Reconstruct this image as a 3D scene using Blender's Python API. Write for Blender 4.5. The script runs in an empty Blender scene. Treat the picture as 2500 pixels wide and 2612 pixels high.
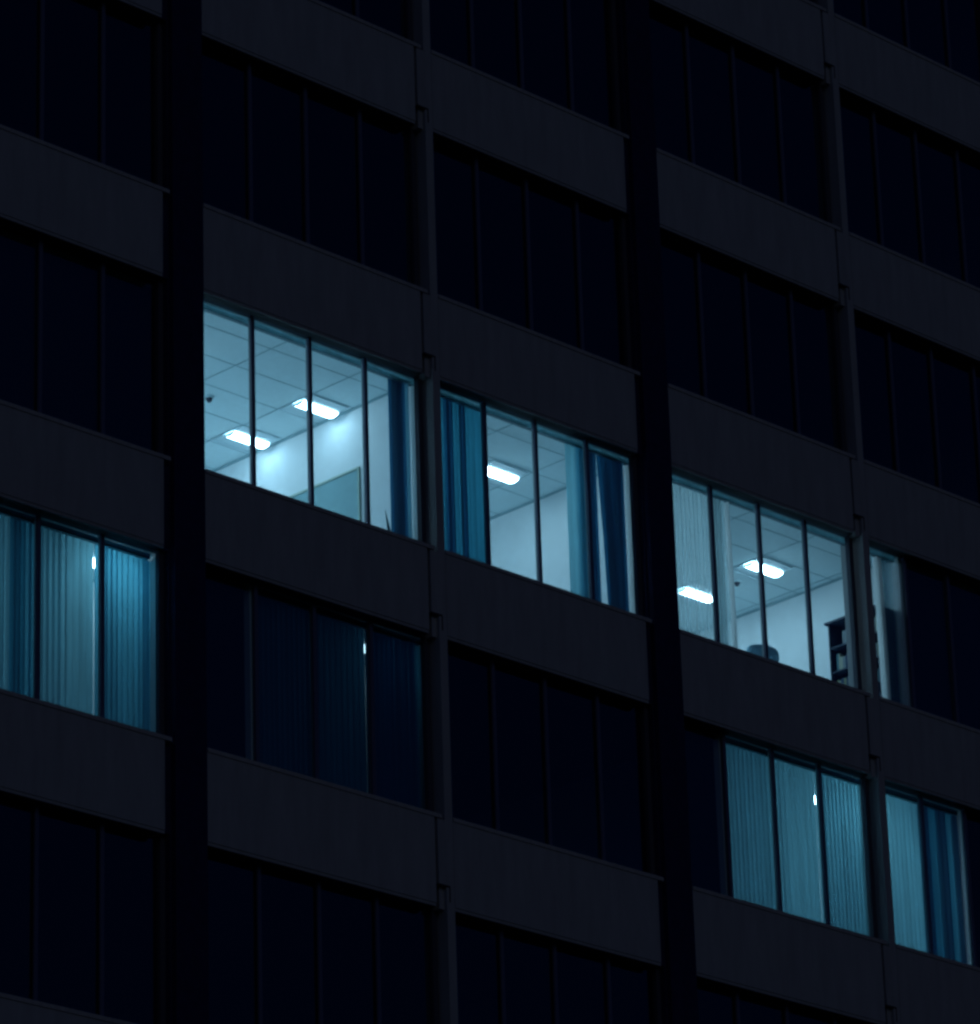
import bpy, bmesh, math, random
from mathutils import Vector, Matrix
random.seed(7)
S = bpy.context.scene
COL = S.collection
R = math.radians
Z0 = 29.25                                  # height of the upper edge of spandrel row 0

# ------------------------------------------------------------------ camera
cd = bpy.data.cameras.new('Camera'); cam = bpy.data.objects.new('Camera', cd); COL.objects.link(cam)
S.camera = cam
RX = Vector((0.7107, -0.7029, -0.0302)).normalized()
FW = Vector((0.6586, 0.6495, 0.3800)).normalized()
RX = (RX - FW*RX.dot(FW)).normalized()
UP = RX.cross(FW)
M = Matrix((RX, UP, -FW)).transposed().to_4x4()
M.translation = Vector((-32.715, -36.840, -27.649 + Z0))
cam.matrix_world = M
cd.sensor_fit = 'HORIZONTAL'; cd.sensor_width = 36; cd.lens = 36*11835.5/2500
cd.clip_start = 0.5; cd.clip_end = 3000

# ------------------------------------------------------------------ world and sun (last light of dusk)
w = bpy.data.worlds.new('World'); S.world = w; w.use_nodes = True
nt = w.node_tree
sky = nt.nodes.new('ShaderNodeTexSky'); sky.sky_type = 'NISHITA'; sky.sun_disc = False
SUN_EL, SUN_AZ = R(1.5), R(205)
sky.sun_elevation = SUN_EL; sky.sun_rotation = SUN_AZ
bg = nt.nodes['Background']; bg.inputs['Strength'].default_value = 0.036
tint = nt.nodes.new('ShaderNodeMix'); tint.data_type = 'RGBA'; tint.blend_type = 'MULTIPLY'; tint.inputs[0].default_value = 1
tint.inputs[7].default_value = (0.05, 0.20, 1.0, 1)            # deep blue of late dusk
nt.links.new(sky.outputs[0], tint.inputs[6]); nt.links.new(tint.outputs[2], bg.inputs['Color'])
sd = bpy.data.lights.new('Sun', 'SUN'); sun = bpy.data.objects.new('Sun', sd); COL.objects.link(sun)
sd.energy = 0.046; sd.angle = R(30); sd.color = (0.86, 0.90, 1.0)
sun.rotation_euler = (R(66), 0, R(-18)); sun.location = (-20, -40, 60)

S.view_settings.view_transform = 'Standard'; S.view_settings.look = 'None'
S.view_settings.exposure = 0; S.view_settings.gamma = 1
S.cycles.filter_width = 2.7
S.render.resolution_x = 980; S.render.resolution_y = 1024

# ------------------------------------------------------------------ helpers
def mat(name, col, rough=0.8, metal=0.0, noise=0.0, nscale=3.0, spec=0.3, streak=False):
    m = bpy.data.materials.new(name); m.use_nodes = True
    n = m.node_tree; b = n.nodes['Principled BSDF']
    b.inputs['Roughness'].default_value = rough; b.inputs['Metallic'].default_value = metal
    b.inputs['Specular IOR Level'].default_value = spec
    c = (*col, 1)
    b.inputs['Base Color'].default_value = c
    if noise:
        tc = n.nodes.new('ShaderNodeTexCoord'); mp = n.nodes.new('ShaderNodeMapping')
        mp.inputs['Scale'].default_value = (nscale, nscale, nscale*(0.18 if streak else 1))
        no = n.nodes.new('ShaderNodeTexNoise'); no.inputs['Detail'].default_value = 8
        no.inputs['Roughness'].default_value = 0.65
        n2 = n.nodes.new('ShaderNodeTexNoise'); n2.inputs['Scale'].default_value = 90; n2.inputs['Detail'].default_value = 2
        ma = n.nodes.new('ShaderNodeMath'); ma.operation = 'MULTIPLY_ADD'; ma.inputs[1].default_value = 0.35
        rp = n.nodes.new('ShaderNodeValToRGB')
        rp.color_ramp.elements[0].position = 0.42; rp.color_ramp.elements[1].position = 0.92
        rp.color_ramp.elements[0].color = (*[x*(1-noise) for x in col], 1)
        rp.color_ramp.elements[1].color = (*[min(1, x*(1+noise)) for x in col], 1)
        n.links.new(tc.outputs['Object'], mp.inputs[0]); n.links.new(mp.outputs[0], no.inputs['Vector'])
        n.links.new(tc.outputs['Object'], n2.inputs['Vector'])
        n.links.new(n2.outputs['Fac'], ma.inputs[0]); n.links.new(no.outputs['Fac'], ma.inputs[2])
        n.links.new(ma.outputs[0], rp.inputs[0]); n.links.new(rp.outputs[0], b.inputs['Base Color'])
        bp = n.nodes.new('ShaderNodeBump'); bp.inputs['Strength'].default_value = 0.15; bp.inputs['Distance'].default_value = 0.01
        n.links.new(no.outputs['Fac'], bp.inputs['Height']); n.links.new(bp.outputs[0], b.inputs['Normal'])
    return m

def emis(name, col, st):
    m = bpy.data.materials.new(name); m.use_nodes = True; n = m.node_tree
    n.nodes.remove(n.nodes['Principled BSDF'])
    e = n.nodes.new('ShaderNodeEmission'); e.inputs[0].default_value = (*col, 1); e.inputs[1].default_value = st
    n.links.new(e.outputs[0], n.nodes['Material Output'].inputs[0]); return m

def fabric(name, col, tcol, t, sheer=0.0):
    """woven blind fabric: part diffuse, part light let through, part open weave"""
    m = bpy.data.materials.new(name); m.use_nodes = True; n = m.node_tree
    n.nodes.remove(n.nodes['Principled BSDF'])
    d = n.nodes.new('ShaderNodeBsdfDiffuse'); d.inputs[0].default_value = (*col, 1)
    tr = n.nodes.new('ShaderNodeBsdfTranslucent')
    tc = n.nodes.new('ShaderNodeTexCoord'); mp = n.nodes.new('ShaderNodeMapping'); mp.inputs['Scale'].default_value = (9, 9, 0.5)
    no = n.nodes.new('ShaderNodeTexNoise'); no.inputs['Scale'].default_value = 1.0; no.inputs['Detail'].default_value = 4
    rp = n.nodes.new('ShaderNodeValToRGB')
    rp.color_ramp.elements[0].position = 0.3; rp.color_ramp.elements[1].position = 0.7
    rp.color_ramp.elements[0].color = (*[x*0.72 for x in tcol], 1); rp.color_ramp.elements[1].color = (*tcol, 1)
    n.links.new(tc.outputs['Object'], mp.inputs[0]); n.links.new(mp.outputs[0], no.inputs['Vector'])
    n.links.new(no.outputs['Fac'], rp.inputs[0]); n.links.new(rp.outputs[0], tr.inputs[0])
    x = n.nodes.new('ShaderNodeMixShader'); x.inputs[0].default_value = t
    n.links.new(d.outputs[0], x.inputs[1]); n.links.new(tr.outputs[0], x.inputs[2])
    last = x
    if sheer:
        tp = n.nodes.new('ShaderNodeBsdfTransparent'); y = n.nodes.new('ShaderNodeMixShader'); y.inputs[0].default_value = sheer
        n.links.new(x.outputs[0], y.inputs[1]); n.links.new(tp.outputs[0], y.inputs[2]); last = y
    n.links.new(last.outputs[0], n.nodes['Material Output'].inputs[0]); return m

def glassm(name):
    m = bpy.data.materials.new(name); m.use_nodes = True; n = m.node_tree
    n.nodes.remove(n.nodes['Principled BSDF'])
    tp = n.nodes.new('ShaderNodeBsdfTransparent'); tp.inputs[0].default_value = (0.86, 0.93, 0.96, 1)
    gl = n.nodes.new('ShaderNodeBsdfGlossy'); gl.inputs['Roughness'].default_value = 0.03
    lw = n.nodes.new('ShaderNodeLayerWeight'); pw = n.nodes.new('ShaderNodeMath'); pw.operation = 'POWER'; pw.inputs[1].default_value = 4.0
    fr = n.nodes.new('ShaderNodeMath'); fr.operation = 'MULTIPLY_ADD'; fr.inputs[1].default_value = 0.8; fr.inputs[2].default_value = 0.07
    n.links.new(lw.outputs['Facing'], pw.inputs[0]); n.links.new(pw.outputs[0], fr.inputs[0])
    x = n.nodes.new('ShaderNodeMixShader')
    n.links.new(fr.outputs[0], x.inputs[0]); n.links.new(tp.outputs[0], x.inputs[1]); n.links.new(gl.outputs[0], x.inputs[2])
    n.links.new(x.outputs[0], n.nodes['Material Output'].inputs[0]); return m

MC = mat('precast_concrete', (0.30, 0.31, 0.335), 0.9, noise=0.15, nscale=1.0, spec=0.1, streak=True)
MCAP = mat('concrete_sill', (0.33, 0.33, 0.345), 0.9, noise=0.2, nscale=4, spec=0.1)
MPIL = mat('dark_cladding', (0.012, 0.014, 0.062), 0.6, noise=0.3, nscale=1.5, spec=0.15)
MJ = mat('joint_and_shadow', (0.03, 0.028, 0.035), 0.9)  # joint filler, also the colour of the painted corbel shadow line
MFR = mat('window_frame_metal', (0.05, 0.055, 0.085), 0.6, spec=0.2)
MSOF = mat('soffit_shade_dark', (0.02, 0.02, 0.028), 0.8)  # near-black colour that paints the shade under the spandrels
MCAPM = mat('mullion_metal', (0.075, 0.09, 0.17), 0.55, noise=0.15, nscale=6, spec=0.3)
MINN = mat('inner_mullion_paint', (0.30, 0.36, 0.40), 0.6)
MGL = glassm('window_glass')
MWALL = mat('office_wall_paint', (0.76, 0.81, 0.84), 0.85, noise=0.05, nscale=1.2)
MCEIL = mat('ceiling_tile', (0.70, 0.86, 0.90), 0.9, noise=0.06, nscale=2.5)
MGRID = mat('ceiling_grid_metal', (0.34, 0.52, 0.58), 0.6)
MSLAB = mat('bare_slab', (0.06, 0.065, 0.08), 0.9)
MFLOOR = mat('office_floor', (0.66, 0.73, 0.77), 0.8, noise=0.2, nscale=8)
MTROF = mat('light_fitting_reflector', (0.55, 0.70, 0.76), 0.45)
MRAIL = mat('blind_rail_metal', (0.10, 0.20, 0.25), 0.5)
MDARK = mat('dark_plastic', (0.03, 0.04, 0.06), 0.5)
MCHAIR = mat('chair_fabric', (0.30, 0.56, 0.70), 0.9, noise=0.2, nscale=12)
MBOARD = mat('board_surface', (0.22, 0.40, 0.44), 0.5, noise=0.08, nscale=2)
MBFR = mat('board_frame_wood', (0.36, 0.46, 0.40), 0.6)
MCASE = mat('bookcase_wood', (0.025, 0.045, 0.08), 0.6, noise=0.2, nscale=5)
MLEAF = mat('plant_leaf', (0.06, 0.14, 0.16), 0.6, noise=0.2, nscale=12)
MPOT = mat('plant_pot', (0.08, 0.13, 0.18), 0.7)
MASPH = mat('asphalt', (0.05, 0.05, 0.052), 0.95, noise=0.2, nscale=2)
MPAVE = mat('paving', (0.18, 0.18, 0.18), 0.9, noise=0.2, nscale=2)
LAMP = (0.56, 0.86, 1.0)
EL = emis('tube_glow', LAMP, 16.0)
ELB = emis('tube_glow_bright', LAMP, 29.0)
EL2 = emis('tube_glow_blinded', LAMP, 33.0)
ED = emis('tube_glow_weak', LAMP, 4.0)
F_MID = fabric('blind_fabric', (0.30, 0.48, 0.56), (0.16, 0.62, 0.80), 0.42)
F_LIT = fabric('blind_fabric_pale', (0.52, 0.66, 0.72), (0.30, 0.68, 0.78), 0.55)
F_DRK = fabric('blind_fabric_dense', (0.14, 0.32, 0.44), (0.03, 0.24, 0.46), 0.28)
F_SHR = fabric('blind_fabric_sheer', (0.74, 0.84, 0.86), (0.80, 0.95, 0.97), 0.62, 0.42)
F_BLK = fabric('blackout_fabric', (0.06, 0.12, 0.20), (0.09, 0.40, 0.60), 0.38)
F_WHT = fabric('blind_fabric_white', (0.90, 0.93, 0.94), (0.8, 0.9, 0.9), 0.10)
F_NET = fabric('net_curtain', (0.16, 0.34, 0.40), (0.3, 0.6, 0.7), 0.4, 0.6)
F_OFF = fabric('added_dark_blind_fabric', (0.018, 0.022, 0.04), (0.01, 0.02, 0.04), 0.05)
F_SIDE = fabric('side_blind_fabric', (0.20, 0.40, 0.50), (0.07, 0.46, 0.64), 0.34)
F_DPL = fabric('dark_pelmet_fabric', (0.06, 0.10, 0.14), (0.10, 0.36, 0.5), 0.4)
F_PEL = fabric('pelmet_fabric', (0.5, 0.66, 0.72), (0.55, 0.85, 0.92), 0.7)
BOOKM = [mat('book_cover_%s' % n, c, 0.7) for n, c in (('navy', (0.03, 0.06, 0.12)), ('teal', (0.08, 0.20, 0.24)), ('cream', (0.42, 0.44, 0.36)), ('grey', (0.2, 0.25, 0.28)), ('olive', (0.20, 0.22, 0.14)))]

def box(bm, x0, x1, y0, y1, z0, z1, bev=0):
    vs = [bm.verts.new((x, y, z)) for x in (x0, x1) for y in (y0, y1) for z in (z0, z1)]
    fs = []
    for f in ((0,1,3,2), (4,6,7,5), (0,4,5,1), (2,3,7,6), (0,2,6,4), (1,5,7,3)):
        fs.append(bm.faces.new([vs[i] for i in f]))
    if bev:
        es = {e for f in fs for e in f.edges}
        bmesh.ops.bevel(bm, geom=list(es), offset=bev, segments=2, affect='EDGES', profile=0.5)

def boxes(*bs, bev=0):
    bm = bmesh.new()
    for b in bs: box(bm, *b, bev=bev)
    return bm

def mesh(name, bm):
    bmesh.ops.recalc_face_normals(bm, faces=bm.faces)
    me = bpy.data.meshes.new(name); bm.to_mesh(me); bm.free(); return me

def obj(name, bm, m, parent=None, smooth=False):
    me = bm if isinstance(bm, bpy.types.Mesh) else mesh(name, bm)
    if m and not me.materials: me.materials.append(m)
    if smooth:
        for p in me.polygons: p.use_smooth = True
    o = bpy.data.objects.new(name, me); COL.objects.link(o)
    if parent: o.parent = parent
    return o

def thing(name, label, cat, loc=(0, 0, 0), rz=0, group=None):
    o = bpy.data.objects.new(name, None); COL.objects.link(o)
    o.location = loc; o.rotation_euler = (0, 0, rz); o.empty_display_size = 0.2
    o['label'] = label; o['category'] = cat
    if group: o['group'] = group
    return o

def tag(o, label, cat, group=None):
    o['label'] = label; o['category'] = cat
    if group: o['group'] = group
    return o

def cyl(bm, p0, p1, r0, r1=None, n=16):
    r1 = r0 if r1 is None else r1
    p0 = Vector(p0); p1 = Vector(p1); d = p1 - p0
    q = d.to_track_quat('Z', 'Y').to_matrix().to_4x4()
    bmesh.ops.create_cone(bm, cap_ends=True, segments=n, radius1=r0, radius2=r1, depth=d.length,
                          matrix=Matrix.Translation((p0+p1)/2) @ q)

def copy(o, parent=None, loc=None):
    c = o.copy(); COL.objects.link(c); c.parent = parent
    if loc is not None: c.location = loc
    return c

def copy_tree(o, parent, loc):
    c = copy(o, parent, loc)
    for ch in o.children:
        k = copy(ch, c)
    return c

# ------------------------------------------------------------------ ground
g = obj('ground', boxes((-900, 900, -900, 900, -0.6, -0.15)), MASPH); g['kind'] = 'structure'
g = obj('pavement', boxes((-40, 60, -6, 0.0, -0.149, 0.0)), MPAVE); g['kind'] = 'structure'
g = obj('road', boxes((-200, 200, -30, -8, -0.149, -0.146)), MASPH); g['kind'] = 'structure'

# ------------------------------------------------------------------ the office building
B = thing('office_building', 'dark concrete office block at night with bands of ribbon windows, a few of them lit', 'building', (0, 0, 0))
PER = 7.99; P = 3.4; YG = 0.18
ROWS = range(-3, 5)
zt = lambda r: Z0 - P*r                      # upper edge of spandrel r (window row r is above spandrel r+1)

# precast spandrels
def spandrel_mesh(x0, x1, capx):
    bm = boxes((x0, x1, 0.0, 0.25, -1.11, -0.0525), bev=0.004)
    box(bm, x0, x1, 0.010, 0.09, -1.148, -1.1102)
    return mesh('spandrel', bm), mesh('sill_cap', boxes((x0, capx, -0.012, 0.15, -0.052, 0.0), bev=0.004)), mesh('soffit_shade', boxes((x0, x1, 0.0915, 0.159, -1.135, -1.1115), (x0, x1, 0.03, 0.0908, -1.154, -1.1495)))
spA = spandrel_mesh(0.0, 3.55, 3.665); spB = spandrel_mesh(3.852, 7.36, 7.46)
bays = [(-1, 'B'), (0, 'A'), (0, 'B'), (1, 'A'), (1, 'B')]     # repeats of the 7.99 m module
for r in list(ROWS) + [5]:
    for k, t in bays:
        sm, cm, sf = spA if t == 'A' else spB
        s = obj('spandrel', sm, MC, B); s.location = (PER*k, 0, zt(r))
        c = obj('sill_cap', cm, MCAP, s)
        obj('soffit_shade', sf, MSOF, s)  # dark strips put the soffit's shade into colour

# pale columns with their corbel blocks, and the dark pilasters
ztop, zlow = zt(-3)+0.2, zt(5)-1.2
JS = mesh('joint_shadow_strip', boxes((3.552, 3.596, 0.05, 0.2, -1.12, -0.06), (3.59, 3.6, -0.004, 0.12, -0.885, -0.861),
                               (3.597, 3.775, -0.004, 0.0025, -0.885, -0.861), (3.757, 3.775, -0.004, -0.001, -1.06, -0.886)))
for k in (-1, 0, 1):
    bm = boxes((3.72, 3.849, 0.0, 0.40, 0, ztop), bev=0.006)
    for r in list(ROWS)+[5]:
        box(bm, 3.597, 3.722, 0.003, 0.25, zt(r)-0.86, zt(r)-0.06)
        box(bm, 3.64, 3.722, 0.05, 0.25, zt(r)-1.15, zt(r)-0.862)
    c = obj('column', bm, MC, B); c.location = (PER*k, 0, 0)
    for r in list(ROWS)+[5]:                                       # dark gap between the panels; its hook paints the corbel's shadow line
        j = obj('joint_shadow_strip', JS, MJ, c); j.location = (0, 0, zt(r))
for k in (0, 1):
    bm = boxes((-0.47, -0.001, 0.0, 0.40, 0, ztop), bev=0.008)
    box(bm, -0.495, -0.471, 0.08, 0.24, 0, zt(-3))
    for r in list(ROWS)+[5]:
        box(bm, -0.629, -0.4955, 0.08, 0.2515, zt(r)-1.11, zt(r)-0.06)
    c = obj('pilaster', bm, MPIL, B); c.location = (PER*k, 0, 0)

# windows: frame > mullion x3, glass
ZT, ZB = -1.128, -3.42                       # glass head and foot measured from the spandrel above
def window_meshes(x0, x1, ms):
    fr = boxes((x0, x1, YG-0.02, YG+0.05, ZT, -1.112), (x0, x1, YG-0.02, YG+0.05, ZB+0.02, ZB+0.07),
               (x0, x0+0.04, YG-0.02, YG+0.05, ZB+0.071, ZT-0.001), (x1-0.075, x1, YG-0.02, YG+0.05, ZB+0.071, ZT-0.001))
    mu = mesh('mullion', boxes((-0.026, 0.026, YG-0.022, YG+0.012, ZB+0.072, ZT-0.002), bev=0.004))
    mi = mesh('inner_mullion', boxes((-0.017, 0.017, YG+0.0245, YG+0.045, ZB+0.072, ZT-0.002)))
    gl = mesh('glass', boxes((x0+0.041, x1-0.076, YG+0.018, YG+0.024, ZB+0.071, ZT-0.001)))
    return mesh('window', fr), mu, mi, gl, ms
wA = window_meshes(0.0, 3.695, (0.912, 1.832, 2.745)); wB = window_meshes(3.852, 7.50, (4.772, 5.668, 6.592))
def lit(r, k, t): return (r, k, t) in {(1,0,'A'), (1,0,'B'), (1,1,'A'), (1,1,'B'), (2,-1,'B'), (2,0,'A'), (2,1,'A'), (2,1,'B')}
for r in ROWS:
    for k, t in bays:
        fm, mu, mi, gl, ms = wA if t == 'A' else wB
        f = obj('window', fm, MFR, B); f.location = (PER*k, 0, zt(r))
        for x in ms:
            m_ = obj('mullion', mu, MCAPM, f); m_.location = (x, 0, 0)
            if lit(r, k, t):
                n_ = obj('inner_mullion', mi, MINN, f); n_.location = (x, 0, 0)
        obj('glass', gl, MGL, f)

# slabs, back wall, inner sills, podium
XL, XR = -4.6, 16.6
CE = -1.122                                    # suspended ceiling, from the spandrel above
for r in list(ROWS)+[5]:
    obj('floor_slab', boxes((XL, XR, 0.252, 5.2, zt(r)-1.088, zt(r)-0.75)), MSLAB, B)
    obj('window_board', boxes((XL, XR, 0.252, 0.42, zt(r)-0.05, zt(r)-0.02)), MINN, B)
obj('back_wall', boxes((XL, XR, 5.2, 5.4, 0, ztop)), MSLAB, B)
obj('side_wall', boxes((XL-0.2, XL, 0.0, 5.4, 0, ztop)), MC, B)
obj('side_wall', boxes((XR, XR+0.2, 0.0, 5.4, 0, ztop)), MC, B)
obj('roof_slab', boxes((XL-0.2, XR+0.2, 0.0, 5.4, ztop+0.001, ztop+0.3)), MC, B)
obj('podium_wall', boxes((XL, XR, 0.30, 0.5, 0, zlow)), MC, B)
obj('end_wall', boxes((XR-1.05, XR-0.001, 0.001, 0.3, 0, ztop)), MC, B)
# solid apron behind each spandrel (floor to sill inside)
for r in list(ROWS)+[5]:
    obj('apron_wall', boxes((XL, XR, 0.2515, 0.30, zt(r)-0.749, zt(r)-0.052)), MSLAB, B)

def partition(x0, x1, r, y0=0.228):
    z = zt(r)
    obj('partition_wall', boxes((x0, x1, y0, 5.199, z-P-0.749, z-1.0885)), MWALL, B)

def ceiling(x0, x1, r, gx, gap=()):
    z = zt(r)
    obj('floor_finish', boxes((x0, x1, 0.301, 5.18, z-P-0.7495, z-P-0.738)), MFLOOR, B)
    obj('inner_wall', boxes((x0+0.001, x1-0.001, 5.14, 5.198, z-P-0.737, z+CE-0.01)), MWALL, B)
    obj('inner_wall', boxes((x0+0.001, x1-0.001, 0.3005, 0.315, z-P-0.737, z-P-0.056)), MWALL, B)
    obj('suspended_ceiling', boxes((x0, x1, 0.26, 5.198, z+CE, z+CE+0.03)), MCEIL, B)
    bm = bmesh.new()
    for i in range(1, 8):
        y = 0.645*i + 0.085
        box(bm, x0, x1, y-0.0075, y+0.0075, z+CE-0.004, z+CE-0.001)
    for x in gx:
        if x0 < x < x1: box(bm, x-0.0075, x+0.0075, 0.26, 5.19, z+CE-0.0085, z+CE-0.0045)
    # shadow trim where ceiling meets the right-hand partition
    box(bm, x1-0.03, x1-0.001, 0.27, 5.19, z+CE-0.025, z+CE-0.009)
    obj('ceiling_grid', bm, MGRID, B)

# row 1 rooms
partition(-0.40, -0.30, 1); partition(3.70, 3.78, 1); partition(7.53, 7.61, 1); partition(12.70, 12.78, 1)
ceiling(-0.30, 3.70, 1, (0.42, 1.715, 3.0)); ceiling(3.78, 7.53, 1, (4.25, 5.54, 6.835)); ceiling(7.61, 12.70, 1, (8.69, 9.975, 11.26, 12.55))
# row 2 rooms
partition(-0.56, -0.48, 2); partition(0.87, 0.94, 2); partition(3.70, 3.78, 2); partition(8.87, 8.94, 2); partition(13.66, 13.74, 2)
ceiling(XL, -0.56, 2, (-3.5, -2.2)); ceiling(0.94, 3.70, 2, (1.6,)); ceiling(8.94, 13.66, 2, (10, 11.2))

# ------------------------------------------------------------------ ceiling lights: frame, reflector, tube
def fl_meshes(em):
    fr = boxes((0, 0.62, 0, 0.02, -0.012, 0), (0, 0.62, 0.60, 0.62, -0.012, 0), (0, 0.02, 0.021, 0.599, -0.012, 0), (0.60, 0.62, 0.021, 0.599, -0.012, 0))
    rf = bmesh.new()
    for prof in ([(0.02, -0.004), (0.12, -0.020), (0.20, -0.020)], [(0.42, -0.020), (0.50, -0.020), (0.60, -0.004)]):
        for (ya, za), (yb, zb) in zip(prof, prof[1:]):
            rf.faces.new([rf.verts.new(v) for v in ((0.02, ya, za), (0.60, ya, za), (0.60, yb, zb), (0.02, yb, zb))])
    box(rf, 0.02, 0.60, 0.20, 0.42, -0.012, -0.003)
    tb = bmesh.new()
    pr = [(0.165, -0.022), (0.178, -0.052), (0.25, -0.068), (0.327, -0.052), (0.345, -0.022)]
    va = [tb.verts.new((0.0+0.015, y, z)) for y, z in pr]; vb = [tb.verts.new((0.60, y, z)) for y, z in pr]
    for i in range(4): tb.faces.new((va[i], va[i+1], vb[i+1], vb[i]))
    tc = bmesh.new()
    for xa, xb in ((0.009, 0.0145), (0.6005, 0.606)):
        l0 = [tc.verts.new((xa, y, z-0.001)) for y, z in pr]; l1 = [tc.verts.new((xb, y, z-0.001)) for y, z in pr]
        tc.faces.new(l0); tc.faces.new(l1[::-1])
        for i in range(5): tc.faces.new((l0[i], l0[(i+1) % 5], l1[(i+1) % 5], l1[i]))
    a, b, c = mesh('frame', fr), mesh('reflector', rf), mesh('tube', tb)
    c.materials.append(em); return a, b, c, mesh('end_caps', tc)
FLM = {m.name: fl_meshes(m) for m in (EL, ELB, EL2, ED)}
def ceiling_light(x, y, r, em, label):
    t = thing('ceiling_light', label, 'ceiling light', (x+0.07, y+0.085, zt(r)+CE-0.009), 0, 'square recessed ceiling lights of the lit offices')
    a, b, c, e = FLM[em.name]
    obj('end_caps', e, MTROF, t)
    obj('frame', a, MTROF, t); obj('reflector', b, MTROF, t); obj('tube', c, None, t)
    return t
ceiling_light(2.915, 1.30, 1, EL, 'right one of two ceiling lights in the upper left lit office')
ceiling_light(2.915, 2.57, 1, EL, 'lower left one of two ceiling lights in the upper left lit office')
ceiling_light(6.105, 1.32, 1, ELB, 'single ceiling light in the middle lit office, beside the closed blue blind')
ceiling_light(11.19, 1.32, 1, ELB, 'ceiling light crossed by a mullion above the chair in the right lit office')
ceiling_light(11.19, 2.57, 1, ELB, 'ceiling light seen through the sheer vertical blind of the right lit office')
ceiling_light(-1.42, 0.50, 2, EL2, 'ceiling light glinting past the pale blind at the left edge of the photo')
ceiling_light(-3.6, 1.6, 2, EL2, 'ceiling light hidden behind the banded blind at the far left edge')
ceiling_light(2.90, 0.52, 2, ED, 'weak ceiling light glinting past the dim blind below the upper left lit office')
ceiling_light(11.3, 0.8, 2, EL2, 'ceiling light glinting past the middle pale blind at the lower right')
ceiling_light(10.0, 2.2, 2, EL2, 'ceiling light behind the first pale ribbed blind at the lower right')
ceiling_light(12.95, 1.6, 2, EL2, 'ceiling light behind the blinds at the lower right corner')

HID = 'added ceiling fill light of %s, unseen through the window'  # unseen lamps added to lift wall and ceiling brightness in the lit rooms
for x, y, r, nm in ((0.35, 1.30, 1, 'upper left lit office'), (0.35, 2.57, 1, 'upper left lit office'), (0.35, 3.87, 1, 'upper left lit office'), (1.0, 3.87, 1, 'upper left lit office'), (1.0, 4.4, 1, 'upper left lit office'), (1.645, 3.87, 1, 'upper left lit office'), (4.2, 2.57, 1, 'middle lit office'), (5.5, 4.2, 1, 'middle lit office'), (4.0, 1.30, 1, 'middle lit office'), (4.6, 3.87, 1, 'middle lit office'),
                    (8.62, 2.57, 1, 'right lit office'), (8.9, 3.87, 1, 'right lit office'), (10.5, 4.2, 1, 'right lit office'), (8.2, 1.30, 1, 'right lit office')):
    ceiling_light(x, y, r, ELB, HID % ('the '+nm))
# smoke detectors and a sprinkler
def detector(x, y, label):
    t = thing('smoke_detector', label, 'smoke detector', (x+0.07, y+0.085, zt(1)+CE-0.001))
    bm = bmesh.new(); cyl(bm, (0,0,0), (0,0,-0.025), 0.062, n=24); obj('base', bm, MTROF, t)
    bm = bmesh.new(); cyl(bm, (0,0,-0.026), (0,0,-0.07), 0.045, 0.026, n=24); obj('sensor_head', bm, MDARK, t)
detector(2.03, 2.20, 'dark smoke detector on the ceiling at the left end of the upper left lit office')
detector(11.62, 2.17, 'smoke detector on the ceiling next to the light above the chair')

# ------------------------------------------------------------------ vertical blinds
def louvres(bm, specs, z0, z1, y=0.33, w=0.098):
    """specs: (x, angle in degrees from the facade plane, optional top and bottom shift of x)"""
    for s in specs:
        x, a = s[0], R(s[1]); dx = s[2] if len(s) > 2 else 0; zb = s[3] if len(s) > 3 else z0
        n = 4; cols = []
        for i in range(n+1):
            u = (i/n-0.5)*w; bow = 0.006*(1-(2*i/n-1)**2)
            px = u*math.cos(a) - bow*math.sin(a); py = u*math.sin(a) + bow*math.cos(a)
            cols.append((bm.verts.new((x+px, y+py, z1)), bm.verts.new((x+dx+px, y+py, (z1+zb)/2)), bm.verts.new((x+dx*1.6+px, y+py, zb))))
        for i in range(n):
            for j in range(2):
                bm.faces.new((cols[i][j], cols[i+1][j], cols[i+1][j+1], cols[i][j+1]))
def closed(x0, x1, pitch=0.08, a=12, jit=3):
    a = -a; n = max(1, round((x1-x0)/pitch)); return [(x0+(i+.5)*(x1-x0)/n, a+random.uniform(-jit, jit)) for i in range(n)]
def blind(x0, x1, r, groups, label, rail=True):
    """groups: list of (louvre specs, fabric); one hanging blind with its rail"""
    z = zt(r); zr = z+CE-0.070
    t = thing('vertical_blind', label, 'window blind', ((x0+x1)/2, 0.3, z+CE-0.002))
    def off(bm):
        bmesh.ops.translate(bm, verts=bm.verts, vec=-t.location); return bm
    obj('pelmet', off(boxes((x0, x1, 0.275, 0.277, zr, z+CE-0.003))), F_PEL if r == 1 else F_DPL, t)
    obj('head_rail', off(boxes((x0, x1, 0.30, 0.345, zr+0.004, zr+0.03), (x0, x1, 0.272, 0.28, zr-0.007, zr-0.0005))), MRAIL, t)
    for sp, fb in groups:
        bm = bmesh.new(); louvres(bm, sp, z-P+0.03, zr+0.002)
        obj('louvres', off(bm), fb, t, smooth=True)
    ch = bmesh.new(); cx = x0+0.03
    cyl(ch, (cx, 0.30, zr), (cx, 0.30, z-P+0.5), 0.0025, n=6)
    obj('pull_cord', off(ch), MINN, t)
    return t

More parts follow.
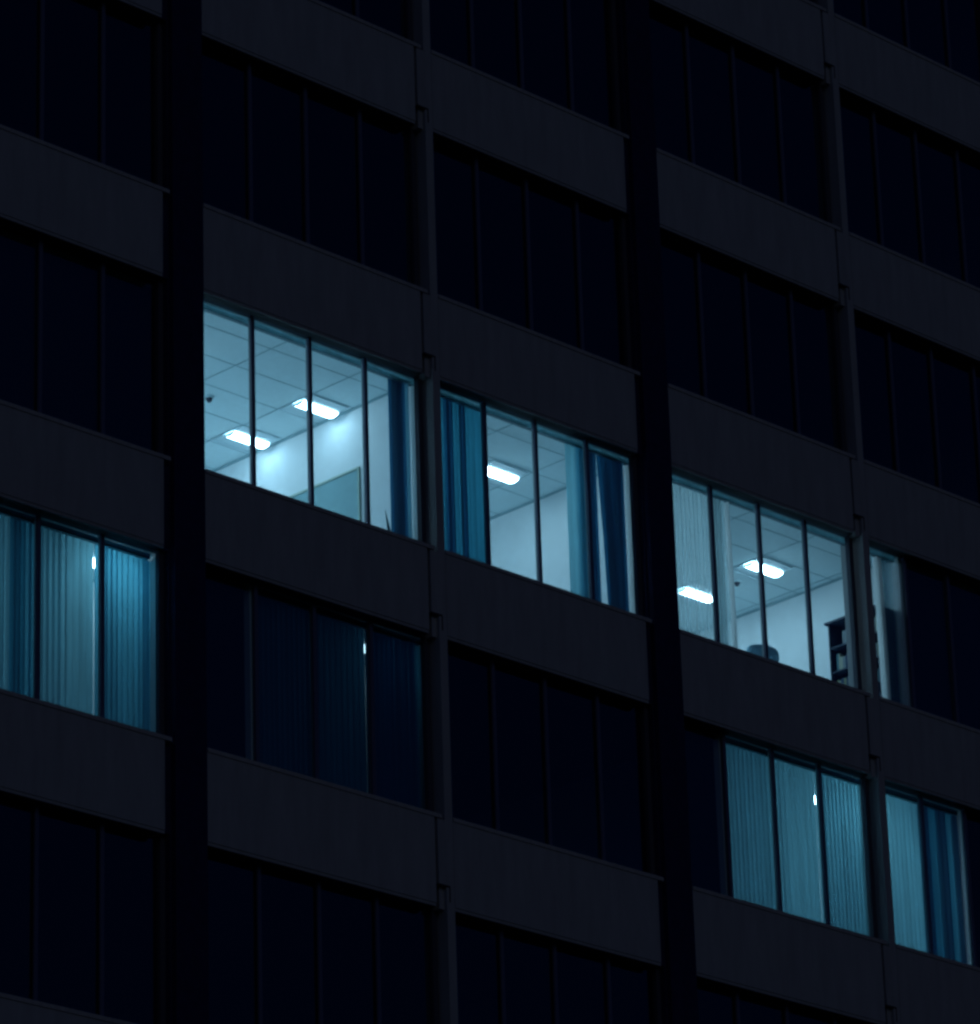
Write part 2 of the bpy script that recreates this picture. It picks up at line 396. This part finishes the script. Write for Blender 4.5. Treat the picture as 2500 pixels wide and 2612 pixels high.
# x of louvres are on the plane y=0.33; a point seen at (X, 0.25) is there X+0.064
blind(-0.28, 3.68, 1, [([(3.335, -20), (3.375, -14), (3.42, -8), (3.46, -12), (3.50, -22)], F_DRK), ([(3.665, 96)], F_WHT), ([(3.57, 100)], F_MID)],
      'vertical blind drawn into a dark blue stack in the upper left lit window')
blind(3.86, 7.51, 1, [(closed(3.92, 4.22, 0.094, 3, 0.5), F_SIDE), ([(4.26, -16), (4.31, -20)], F_DRK), (closed(4.34, 4.52, 0.092, 4, 1), F_SIDE), ([(4.53, -18)], F_DRK), (closed(4.55, 4.92, 0.092, 4, 2), F_SIDE),
                      (closed(6.36, 6.56, 0.096, 3, 0.5), F_LIT), (closed(6.56, 6.72, 0.06, 25, 3), F_MID),
                      ([(6.75, -12), (6.80, -20), (6.86, -14), (6.985, -10, 0.070), (7.06, -16, 0.05), (7.12, -10, 0.03), (7.19, -14, 0.01), (7.25, -22), (7.31, -12), (7.36, -18)], F_DRK),
                      ([(7.475, 95)], F_WHT)],
      'vertical blind of the middle lit window, blue and closed at its left and right ends')
blind(7.98, 12.68, 1, [(closed(8.25, 9.04, 0.082, -14, 5), F_SHR), ([(9.09, -30), (9.13, -15), (9.18, -25), (9.23, -12), (9.27, -20)], F_SHR), ([(9.10, -40), (9.215, -10)], F_NET),
                       ([(9.375, 84, 0.02)], F_WHT), ([(11.80, 92, -0.015)], F_WHT),
                       ([(12.33, 86, 0.01), (12.37, 86, 0.01), (12.41, 86, 0.01)], F_WHT), ([(12.48, -20), (12.545, -12), (12.47, -35), (12.53, -28), (12.60, -15), (12.66, -12)], F_NET)],
      'sheer vertical blind of the right lit window, closed only over its first pane')
blind(XL+0.05, -0.60, 2, [(closed(-3.6, -2.95, 0.085, 20, 14), F_MID), (closed(-2.93, -2.62, 0.08, 12, 6), F_LIT), (closed(-2.60, -2.40, 0.07, 20, 6), F_SIDE), (closed(-2.38, -2.24, 0.06, 10), F_MID),
                          (closed(-2.22, -1.80, 0.078, 22, 4), F_LIT), (closed(-1.80, -1.400, 0.094, 4, 1), F_LIT),
                          (closed(-1.36, -1.06, 0.075, 25, 10), F_MID), (closed(-1.06, -0.72, 0.085, 6, 2), F_MID), ([(-0.69, -14), (-0.63, -16), (-0.578, -12)], F_MID)],
      'pale closed vertical blind of the lit window at the left edge')
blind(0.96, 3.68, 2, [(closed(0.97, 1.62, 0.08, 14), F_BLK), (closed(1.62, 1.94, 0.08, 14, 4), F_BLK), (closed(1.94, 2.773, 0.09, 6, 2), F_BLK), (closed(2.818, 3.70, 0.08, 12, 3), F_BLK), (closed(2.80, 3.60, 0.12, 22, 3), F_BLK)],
      'closed vertical blind of the very dim blue window below the upper left lit office')
blind(8.96, 11.72, 2, [(closed(9.0, 9.92, 0.085, 26, 5), F_LIT), (closed(9.92, 10.19, 0.085, 14, 3), F_LIT), (closed(10.19, 10.790, 0.094, 3, 0.6), F_LIT), (closed(10.83, 11.74, 0.078, 22, 6), F_LIT)],
      'pale ribbed vertical blind over three lit panes at the lower right')
blind(11.86, 13.64, 2, [(closed(12.05, 12.85, 0.094, 3, 0.6), F_LIT), (closed(12.89, 13.03, 0.04, 30), F_DRK), (closed(13.03, 13.28, 0.07, 12, 5), F_MID), ([(13.28, -30), (13.33, -40), (13.38, -25)], F_DRK), (closed(13.40, 13.55, 0.07, 14, 8), F_MID), ([(13.57, -35, 0.01), (13.61, -25, 0.01), (13.66, -14, 0.012), (13.73, -10, 0.0)], F_DRK)],
      'vertical blind, smooth and pale then folded and blue, at the lower right corner')

blind(-4.05, -0.50, 1, [(closed(-4.05, -0.46, 0.085, 10, 3), F_OFF)], 'added dark blind that darkens the unlit window left of the upper left lit office')  # dark blinds added from here on to keep unlit rooms black behind the glass
blind(0.02, 0.84, 2, [(closed(0.02, 0.86, 0.085, 10, 3), F_OFF)], 'added narrow dark blind that darkens the first pane below the upper left lit office')
blind(8.0, 8.84, 2, [(closed(8.0, 8.86, 0.085, 10, 3), F_OFF)], 'added narrow dark blind that darkens the first pane left of the pale ribbed blinds')
blind(12.85, 15.5, 1, [(closed(12.83, 15.5, 0.085, 10, 3), F_OFF)], 'added dark blind that darkens the panes right of the bookcase at the right edge')

# ------------------------------------------------------------------ framed board on the wall of the upper left lit office
zb = zt(1)
t = thing('wall_board', 'framed grey board hung on the right wall of the upper left lit office', 'notice board', (3.70, 1.98, zb-2.8))
obj('panel', boxes((-0.02, -0.006, -0.66, 0.64, -0.83, 0.83)), MBOARD, t)
obj('frame', boxes((-0.03, -0.001, -0.69, -0.661, -0.86, 0.86), (-0.03, -0.001, 0.641, 0.67, -0.86, 0.86), (-0.03, -0.001, -0.66, 0.64, 0.831, 0.86), (-0.03, -0.001, -0.66, 0.64, -0.86, -0.831), bev=0.003), MBFR, t)

# potted plant with blade leaves on the window board
t = thing('potted_plant', 'small plant with upright pointed leaves on the sill beside the dark blue blind stack', 'plant', (3.46, 0.50, zt(2)-0.02-0.001))
bm = bmesh.new(); cyl(bm, (0, 0, 0.0), (0, 0, 0.15), 0.055, 0.075, 20); cyl(bm, (0, 0, 0.1501), (0, 0, 0.17), 0.082, 0.082, 20)
obj('pot', bm, MPOT, t)
bm = bmesh.new()
def leaf(bm, base, tip, w):
    base = Vector(base); tip = Vector(tip); n = 6; prev = None; side = Vector((0.8, -0.6, 0))
    for i in range(n+1):
        f = i/n; p = base.lerp(tip, f) + Vector((0, 0, 0)) ; ww = w*(1-f)**0.8*(0.7+0.6*min(1, f*3)) + 0.001
        l = [bm.verts.new(p-side*ww), bm.verts.new(p+Vector((0.004, 0.006, 0))), bm.verts.new(p+side*ww)]
        if prev:
            for a in (0, 1): bm.faces.new((prev[a], prev[a+1], l[a+1], l[a]))
        prev = l
for bs, tp, ww in (((-.02, 0, .16), (-.10, .02, .58), .022), ((.03, 0, .16), (.12, .02, .42), .035), ((.02, .02, .16), (.05, .0, .36), .04), ((.04, -.02, .16), (.2, .0, .33), .03), ((0, .03, .16), (.01, .05, .30), .03), ((.0, -.02, .16), (.10, -.03, .38), .035)):
    leaf(bm, bs, tp, ww)
obj('leaves', bm, MLEAF, t)

# ------------------------------------------------------------------ office chair in the right lit office
t = thing('office_chair', 'dark blue office chair with tilted backrest just inside the right lit window', 'office chair', (10.37, 1.0, zt(1)-P-0.82), R(4))
bm = bmesh.new()
for i in range(5):
    a = 2*math.pi*i/5; cyl(bm, (0, 0, 0.10), (0.29*math.cos(a), 0.29*math.sin(a), 0.075), 0.026, 0.016, 10)
obj('star_base', bm, MDARK, t)
for i in range(5):
    a = 2*math.pi*i/5; bm = bmesh.new(); c, s = math.cos(a)*0.29, math.sin(a)*0.29
    cyl(bm, (c-0.02, s, 0.03), (c+0.02, s, 0.03), 0.03, n=14); obj('castor', bm, MDARK, t)
bm = bmesh.new(); cyl(bm, (0, 0, 0.10), (0, 0, 0.44), 0.028, n=14); obj('gas_lift', bm, MDARK, t)
obj('seat', boxes((-0.25, 0.25, -0.24, 0.26, 0.44, 0.53), bev=0.03), MCHAIR, t)
bm = bmesh.new(); nx, nz = 12, 10; grid = {}
for side in (0, 1):
    for i in range(nx+1):
        for j in range(nz+1):
            u = i/nx*2-1; v = j/nz
            hw = 0.25+0.08*math.sin(v*math.pi*0.75)
            cr = 0.10*max(0, v-0.88)*8
            x = u*hw*(1-0.02*side)
            y = -0.26 + 0.11*u*u - 0.16*v + (0.05 if side else 0)
            z = 0.60 + 0.74*v - cr*u**4*0.35
            grid[side, i, j] = bm.verts.new((x, y, z))
for i in range(nx):
    for j in range(nz):
        for s in (0, 1): bm.faces.new((grid[s,i,j], grid[s,i+1,j], grid[s,i+1,j+1], grid[s,i,j+1]))
for i in range(nx):
    for j in (0, nz): bm.faces.new((grid[0,i,j], grid[0,i+1,j], grid[1,i+1,j], grid[1,i,j]))
for j in range(nz):
    for i in (0, nx): bm.faces.new((grid[0,i,j], grid[0,i,j+1], grid[1,i,j+1], grid[1,i,j]))
obj('backrest', bm, MCHAIR, t, smooth=True)
obj('back_support', boxes((-0.03, 0.03, -0.30, -0.20, 0.42, 0.80)), MDARK, t)
for sx in (-1, 1):
    bm = bmesh.new(); cyl(bm, (sx*0.29, -0.05, 0.47), (sx*0.29, -0.05, 0.70), 0.014, n=10); box(bm, sx*0.29-0.03, sx*0.29+0.03, -0.17, 0.12, 0.70, 0.73, bev=0.008)
    obj('armrest', bm, MDARK, t)

# ------------------------------------------------------------------ bookcase and books
zf = zt(1)-P-0.75
bx0, bx1, by0, by1, bh = 12.38, 12.695, 0.36, 1.27, zt(1)-5.29+3.4-zf
t = thing('bookcase', 'tall dark bookcase against the wall behind the right lit window', 'bookcase', (bx1, (by0+by1)/2, zf))
L, H2 = bx1-bx0, (by1-by0)/2
obj('side_panel', boxes((-L, 0, -H2, -H2+0.02, 0, bh)), MCASE, t); obj('side_panel', boxes((-L, 0, H2-0.02, H2, 0, bh)), MCASE, t)
obj('back_panel', boxes((-0.012, -0.001, -H2+0.021, H2-0.021, 0.0, bh)), MCASE, t)
obj('cornice', boxes((-L-0.035, 0, -H2-0.0, H2+0.04, bh+0.0005, bh+0.035), bev=0.005), MCASE, t)
shelfz = [bh-0.335-0.35*i for i in range(6)]
for z in shelfz:
    obj('shelf', boxes((-L+0.005, -0.013, -H2+0.021, H2-0.021, z-0.02, z)), MCASE, t)
nb = 0
for si, z in enumerate(shelfz[:3]):
    y = -H2+0.026
    while y < H2-0.08:
        wd = random.uniform(0.022, 0.05); hh = random.uniform(0.19, 0.27); dp = random.uniform(0.16, 0.21)
        if y+wd > H2-0.03 or (si == 0 and y > H2-0.22): break
        mi = random.choice([0, 1, 1, 2, 3, 4]) if si else random.choice([1, 3, 1, 3, 2, 0])
        o = obj('book', boxes((-dp/2, dp/2, -wd/2+0.001, wd/2-0.001, 0, hh), bev=0.002), BOOKM[mi])
        o.location = (bx1-L+0.06+dp/2, (by0+by1)/2+y+wd/2, zf+z+0.0005)
        cn = ('navy', 'teal', 'cream', 'grey', 'olive')[mi]
        sn = ('top', 'second', 'third')[si]
        tag(o, '%s book standing on the %s shelf of the dark bookcase' % (cn, sn), 'book', '%s books on the %s shelf of the bookcase' % (cn, sn))
        y += wd+0.001; nb += 1
